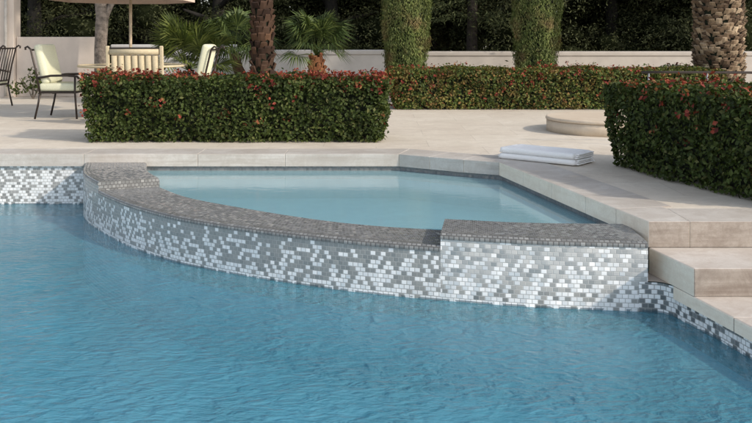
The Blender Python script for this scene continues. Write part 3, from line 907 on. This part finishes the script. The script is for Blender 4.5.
fan_palm(t, 22, M['palmdark'], 0.55, 0.55, 0.9, 21, elmin=0.0, elmax=1.35, droop=0.3)
t = empty('fan_palm', (-3.45, 15.6, 0), 'bright yellow green fan palm spreading behind the patio chairs', 'palm')
V, F, MI, ms = boots_trunk(0.14, 0.10, 0.55, 8, 8, M['bootdark'], out=0.04, ln=0.14)
from_lists('trunk', V, F, ms, t, mi=MI)
fan_palm(t, 24, M['palm'], 0.62, 0.58, 0.65, 31, elmin=0.1, elmax=1.3, droop=0.15)
t = empty('fan_palm', (-2.72, 16.6, 0), 'dark leaning fan palm beside the slim palm trunk', 'palm')
bm = bmesh.new(); tube(bm, [(0.35, 0, -0.02), (0.22, 0, 0.28), (0.02, 0, 0.65), (-0.05, 0, 0.95)], 0.13, 12, 0.09); from_bm('trunk', bm, M['bootdark'], t, smooth=True)
fan_palm(t, 20, M['palmdark'], 0.55, 0.55, 0.95, 41, elmin=-0.1, elmax=1.2, droop=0.4, cx=-0.05)

# ------------------------------------------------------------------ grey-trunk patio tree
def clump_crown(centers, nleaf, size, asp, core=True, squash=0.8, seed=0, mats=0):
    parts = []
    for i, (c, r) in enumerate(centers):
        n = int(nleaf*r*r)
        d = unit(rng.normal(size=(n, 3)))
        rad = r*(0.55+0.5*rng.random(n)**0.6)
        k = 1+0.22*np.sin(d[:, 0]*4+i)+0.18*np.sin(d[:, 1]*5+i*2)+0.18*np.sin(d[:, 2]*6+i*3)
        p = np.array(c)+d*(rad*k)[:, None]*np.array([1, 1, squash])
        keep = p[:, 2] > 0.1
        v, f = leaves(p[keep], d[keep]+np.array([0, 0, .4]), size, asp)
        parts.append((v, f, 0))
        if core:
            v, f = ico(c, (r*.52, r*.52, r*.52*squash), 2, 0.2, seed+i)
            parts.append((v, f, 1))
    return merge(parts)
t = empty('patio_tree', (-5.64, 17.45, 0), 'grey brown tree trunk with a side branch against the cream patio wall', 'tree')
bm = bmesh.new()
tube(bm, [(0.02, 0, -.03), (0, 0, .35), (-.02, .01, 1.0), (0.02, 0, 1.7), (-.05, 0, 2.4), (-.1, 0, 3.4)], [.17, .14, .125, .13, .12, .09], 12)
tube(bm, [(0.03, 0, 1.50), (.14, -.02, 1.78), (.30, -.04, 2.1), (.7, 0, 2.9), (1.0, 0, 3.5)], [.075, .06, .055, .045, .03], 9)
from_bm('trunk', bm, M['bark'], t, smooth=True)
cs = [((math.cos(i*2.4)*1.0, math.sin(i*2.4)*0.9, 3.6+0.5*(i % 3)), 0.8) for i in range(8)]
V, F, MI = clump_crown(cs, 900, 0.11, 0.5, seed=3)
from_lists('crown', V, F, [M['feather'], M['core']], t, mi=MI)

# small shrub at the foot of the patio wall
t = empty('shrub', (-7.02, 17.4, 0), 'small sparse shrub at the foot of the cream patio wall', 'shrub')
V, F, MI = clump_crown([((-.2, 0, .24), .26), ((.12, 0, .32), .26), ((.3, .05, .2), .22), ((0.05, -.1, .5), .14)], 2600, 0.075, 0.5, core=False)
from_lists('foliage', V, F, M['hedge'], t)
bm = bmesh.new()
for k in range(7): tube(bm, [(0, 0, -.02), (math.cos(k)*.12, math.sin(k)*.08, .2), (math.cos(k)*.3, math.sin(k)*.15, .42)], .012, 5, .005)
from_bm('stem', bm, M['bark'], t)

# ------------------------------------------------------------------ trees beyond the wall
def make_tree(seed, kind, label, group):
    rr = random.Random(seed)
    root = empty('evergreen_tree', (0, 0, 0), label, 'tree', group=group)
    bm = bmesh.new()
    tube(bm, [(0, 0, -.1), (.05, .02, 1.2), (-.05, .05, 2.6), (.1, 0, 4.4)], [.24, .19, .15, .08], 9)
    for k in range(6):
        a = k*1.05+rr.random(); z = .9+k*.55
        tube(bm, [(0, 0, z), (math.cos(a)*.8, math.sin(a)*.8, z+.35), (math.cos(a)*1.7, math.sin(a)*1.7, z+.5)], [.09, .06, .025], 6)
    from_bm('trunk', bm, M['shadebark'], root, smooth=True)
    cs = []
    for k in range(30):
        a = rr.random()*2*PI; z = 0.5+6.0*rr.random()
        rad = (1.9 if z < 4.5 else 1.3)*math.sqrt(rr.random())
        cs.append(((math.cos(a)*rad, math.sin(a)*rad, z), rr.uniform(.6, 1.05)))
    V, F, MI = clump_crown(cs, 1500, 0.085, 0.36, seed=seed, squash=0.75)
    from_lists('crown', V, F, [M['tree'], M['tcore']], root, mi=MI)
    return root
protos = [make_tree(s, 0, 'dense dark evergreen tree growing beyond the garden wall', 'dark trees beyond the garden wall') for s in (3, 5, 9)]
spots = []
for i in range(10): spots.append((-11.2+i*2.5+rng.normal()*.25, 22.6+rng.normal()*.4, 0.92+.2*rng.random()))
for i in range(10): spots.append((-13.0+i*2.9+rng.normal()*.3, 26.4+rng.normal()*.5, 1.15+.25*rng.random()))
for i in range(8): spots.append((-13.5+i*3.9+rng.normal()*.3, 31+rng.normal()*.5, 1.75+.2*rng.random()))
for i, (x, y, s) in enumerate(spots):
    o = protos[i] if i < 3 else copy_tree(protos[i % 3])
    o.location = (x, y, 0); o.rotation_euler = (0, 0, rng.random()*6.28); o.scale = (s, s, s)
# pale feathery conifer between the cypresses
t = empty('conifer_tree', (2.3, 20.5, 0), 'pale feathery conifer with drooping boughs between the two cypresses', 'tree')
bm = bmesh.new(); tube(bm, [(0, 0, -.1), (.03, 0, 2), (0, 0, 5)], [.16, .12, .05], 9); from_bm('trunk', bm, M['darkbark'], t, smooth=True)
cc = []; nn = []
rr = random.Random(4)
for k in range(90):
    z = 1.55+4.3*rr.random(); a = rr.random()*2*PI; L = (1.45-(z-1.5)*.2)*rr.uniform(.7, 1.1)
    n = 110
    u = rng.random(n)**.7
    px = math.cos(a)*L*u; py = math.sin(a)*L*u
    pz = z+.25*u-.35*u*u
    sp = (0.16*(1-u)+.05)[:, None]
    cc.append(np.stack([px, py, pz], 1)+rng.normal(size=(n, 3))*sp*np.array([1, 1, .45])); nn.append(np.tile((0, 0, 1.0), (n, 1)))
v, f = leaves(np.concatenate(cc), np.concatenate(nn), 0.10, 0.28)
V, F, MI = merge([(v, f, 0)])
from_lists('crown', V, F, M['feather'], t)

# ------------------------------------------------------------------ patio furniture
def make_chair(label, name='patio_chair', cushions=True):
    """local: seat faces +x, origin on the ground under the seat"""
    root = empty(name, (0, 0, 0), label, 'chair')
    w = 0.70; hw = w/2-.03
    for s in (-1, 1):
        bm = bmesh.new(); tube(bm, [(.30, s*hw, 0), (.285, s*hw, .2), (.27, s*hw, .40), (.27, s*hw, .64)], 0.016, 8); from_bm('leg', bm, M['metal'], root, smooth=True)
        bm = bmesh.new(); tube(bm, [(-.34, s*hw, 0), (-.29, s*hw, .22), (-.26, s*hw, .40)], 0.016, 8); from_bm('leg', bm, M['metal'], root, smooth=True)
        bm = bmesh.new(); tube(bm, [(-.31, s*hw, .62), (-.1, s*hw, .655), (.15, s*hw, .66), (.30, s*hw, .645), (.335, s*hw, .61)], 0.018, 8); from_bm('armrest', bm, M['metal'], root, smooth=True)
    bm = bmesh.new()
    rbox(bm, (0.0, 0, .40), (.56, w-.06, .03), .008, 1); from_bm('seat_frame', bm, M['metal'], root)
    bm = bmesh.new()
    for s in (-1, 1): tube(bm, [(-.26, s*hw, .38), (-.33, s*hw, .75), (-.405, s*hw, 1.06), (-.45, s*hw, 1.10), (-.485, s*hw, 1.085), (-.48, s*hw, 1.05)], 0.016, 8)
    tube(bm, [(-.40, -hw, 1.05), (-.40, hw, 1.05)], 0.014, 8)
    tube(bm, [(-.275, -hw, .47), (-.275, hw, .47)], 0.014, 8)
    if not cushions:
        for k in range(5):
            y = -hw+2*hw*(k+1)/6
            tube(bm, [(-.275, y, .47), (-.33, y, .75), (-.40, y, 1.05)], 0.010, 6)
    from_bm('back_frame', bm, M['metal'], root, smooth=True)
    if cushions:
        bm = bmesh.new(); rbox(bm, (0.01, 0, .478), (.60, w-.07, .125), .045, 4); from_bm('seat_cushion', bm, M['cushion'], root, smooth=True)
        bm = bmesh.new()
        rbox(bm, (0, 0, 0), (.13, w-.10, .62), .05, 4, Matrix.Rotation(-R(13), 3, 'Y'))
        bmesh.ops.translate(bm, vec=(-.255, 0, .83), verts=bm.verts)
        from_bm('back_cushion', bm, M['cushion'], root, smooth=True)
    else:
        bm = bmesh.new(); rbox(bm, (0.01, 0, .44), (.54, w-.09, .05), .02, 3); from_bm('seat_cushion', bm, M['cushion'], root, smooth=True)
    return root
c1 = make_chair('cream cushioned metal patio chair facing right beside the tree trunk')
c1.location = (-4.85, 13.25, 0)
c2 = copy_tree(c1); c2['label'] = 'cushioned patio chair right of the table, only its cream back showing above the hedge'
c2.location = (-2.92, 13.3, 0); c2.rotation_euler = (0, 0, PI)
for o in (c1, c2): o['group'] = 'cushioned chairs around the patio table'
c3 = make_chair('dark bronze metal chair at the left edge in front of the pillar', 'metal_chair', cushions=False)
c3.location = (-6.98, 15.2, 0); c3.rotation_euler = (0, 0, PI)
# channel-backed chair seen from behind
c4 = empty('channel_back_chair', (-3.37, 12.25, 0), 'tan chair with a vertically channelled back, its back turned to the pool', 'chair', 0)
bm = bmesh.new()
for k in range(7):
    x = -.285+k*.095
    tube(bm, [(x, -.30, .46), (x, -.335, .72), (x, -.37, .985)], [.046, .05, .046], 10)
from_bm('back_panel', bm, M['tanfab'], c4, smooth=True)
bm = bmesh.new(); tube(bm, [(-.34, -.385, 1.035), (.34, -.385, 1.035)], .042, 12); from_bm('headrest', bm, M['tanfab'], c4, smooth=True)
for s in (-1, 1):
    bm = bmesh.new(); rbox(bm, (0, 0, 0), (.05, .05, 1.12), .012, 2, Matrix.Rotation(R(5), 3, 'X')); bmesh.ops.translate(bm, vec=(s*.375, -.345, .56), verts=bm.verts); from_bm('back_post', bm, M['tanfab'], c4)
    bm = bmesh.new(); rbox(bm, (s*.375, .25, .31), (.045, .045, .62), .01, 2); from_bm('leg', bm, M['metal'], c4)
    bm = bmesh.new(); rbox(bm, (s*.375, -.02, .63), (.06, .60, .035), .012, 2); from_bm('armrest', bm, M['tanfab'], c4)
bm = bmesh.new(); rbox(bm, (0, -.02, .44), (.70, .58, .13), .04, 3); from_bm('seat_cushion', bm, M['tanfab'], c4, smooth=True)
bm = bmesh.new(); rbox(bm, (0, -.395, 1.088), (.70, .025, .02), .005, 1); from_bm('top_rail', bm, M['metal'], c4)

tb = empty('patio_table', (-3.80, 13.3, 0), 'round glass topped patio table under the umbrella', 'table')
bm = bmesh.new(); lathe(bm, [(.03, .796), (.80, .796), (.80, .806), (.03, .806)], 48); from_bm('table_top', bm, M['glass'], tb)
bm = bmesh.new()
for k in range(48):
    pass
tube(bm, [(0.815*math.cos(2*PI*k/48), 0.815*math.sin(2*PI*k/48), .80) for k in range(49)], .018, 8); from_bm('rim', bm, M['tanfab'], tb, smooth=True)
for k in range(4):
    a = PI/4+k*PI/2
    bm = bmesh.new(); tube(bm, [(.55*math.cos(a), .55*math.sin(a), 0), (.4*math.cos(a), .4*math.sin(a), .3), (.42*math.cos(a), .42*math.sin(a), .6), (.6*math.cos(a), .6*math.sin(a), .795)], .02, 8); from_bm('leg', bm, M['metal'], tb, smooth=True)
um = empty('patio_umbrella', (-3.84, 13.3, 0), 'tan patio umbrella on a wooden pole through the glass table', 'umbrella')
bm = bmesh.new(); tube(bm, [(0, 0, .05), (0, 0, 1.2), (0, 0, 2.5)], .024, 12); from_bm('pole', bm, M['wood'], um, smooth=True)
bm = bmesh.new(); lathe(bm, [(.27, 0), (.27, .04), (.1, .07), (.045, .1), (.045, .3)], 28); from_bm('base', bm, M['metal'], um)
bm = bmesh.new()
n = 8; rim = 1.10; zr = 1.89
def ring(r, z, sag=0):
    out = []
    for k in range(n*4):
        a = 2*PI*k/(n*4)+PI/8
        f = math.cos(PI/n)/math.cos((a-PI/8) % (2*PI/n)-PI/n)
        out.append(bm.verts.new((r*f*math.cos(a)-0.10, r*f*math.sin(a), z)))
    return out
rs = [ring(rim, zr-.085), ring(rim, zr), ring(rim*.66, zr+.28), ring(rim*.33, zr+.47), ring(.03, zr+.60)]
for a_, b_ in zip(rs[:-1], rs[1:]):
    for k in range(n*4): bm.faces.new((a_[k], a_[(k+1) % (n*4)], b_[(k+1) % (n*4)], b_[k]))
from_bm('canopy', bm, M['canopy'], um)
for k in range(n):
    a = 2*PI*k/n+PI/8
    bm = bmesh.new(); tube(bm, [(.03*math.cos(a), .03*math.sin(a), zr+.56), (rim*.33*math.cos(a), rim*.33*math.sin(a), zr+.445), (rim*.66*math.cos(a), rim*.66*math.sin(a), zr+.255), (rim*.98*math.cos(a), rim*.98*math.sin(a), zr-.015)], .009, 6); from_bm('rib', bm, M['wood'], um)

# handrail behind the right hedge
hr = empty('handrail', (3.6, 9.6, 0), 'thin dark handrail with a pale post behind the right hedge', 'railing')
bm = bmesh.new(); tube(bm, [(-.60, 0, .835), (-.3, 0, .838), (.9, 0, .83), (2.0, 0, .825)], .014, 8); from_bm('rail', bm, M['metal'], hr, smooth=True)
for x in (-.52, .14, 1.2):
    bm = bmesh.new(); tube(bm, [(x-.02, 0, 0), (x, 0, .4), (x+.0, 0, .825)], .012, 8); o = from_bm('post', bm, M['steel'], hr, smooth=True)

# ------------------------------------------------------------------ light, world, camera
EL, AZ = 30.0, 30.0
sv = Vector((math.cos(R(EL))*math.cos(R(AZ)), -math.cos(R(EL))*math.sin(R(AZ)), math.sin(R(EL))))
L = bpy.data.lights.new('sun', 'SUN'); L.energy = 3.2; L.angle = R(1.5); L.color = (1.0, 0.885, 0.74)
lo = bpy.data.objects.new('sun', L); COL.objects.link(lo); lo.rotation_euler = sv.to_track_quat('Z', 'Y').to_euler()
wd = bpy.data.worlds.new('World'); scene.world = wd; wd.use_nodes = True
nt = wd.node_tree; nt.nodes.clear()
sky = nt.nodes.new('ShaderNodeTexSky'); sky.sky_type = 'NISHITA'; sky.sun_disc = False
sky.sun_elevation = R(EL); sky.sun_rotation = math.atan2(sv.x, sv.y); sky.dust_density = 1.5
bg = nt.nodes.new('ShaderNodeBackground'); bg.inputs[1].default_value = 0.25
wo = nt.nodes.new('ShaderNodeOutputWorld')
hs = nt.nodes.new('ShaderNodeHueSaturation'); hs.inputs['Saturation'].default_value = 0.45
nt.links.new(sky.outputs[0], hs.inputs['Color']); nt.links.new(hs.outputs[0], bg.inputs[0]); nt.links.new(bg.outputs[0], wo.inputs[0])
cam = bpy.data.cameras.new('camera'); co = bpy.data.objects.new('camera', cam); COL.objects.link(co)
co.location = (0, 0, 1.2); co.rotation_euler = (R(90), 0, 0)
cam.sensor_width = 36; cam.lens = 850/752*36; cam.shift_y = -171.5/752; cam.clip_end = 1000; cam.clip_start = 0.05
scene.camera = co
scene.render.engine = 'CYCLES'
scene.view_settings.view_transform = 'Standard'; scene.view_settings.look = 'None'
scene.view_settings.exposure = 0; scene.view_settings.gamma = 1
try:
    scene.cycles.max_bounces = 8; scene.cycles.transparent_max_bounces = 12; scene.cycles.use_denoising = True
except Exception: pass
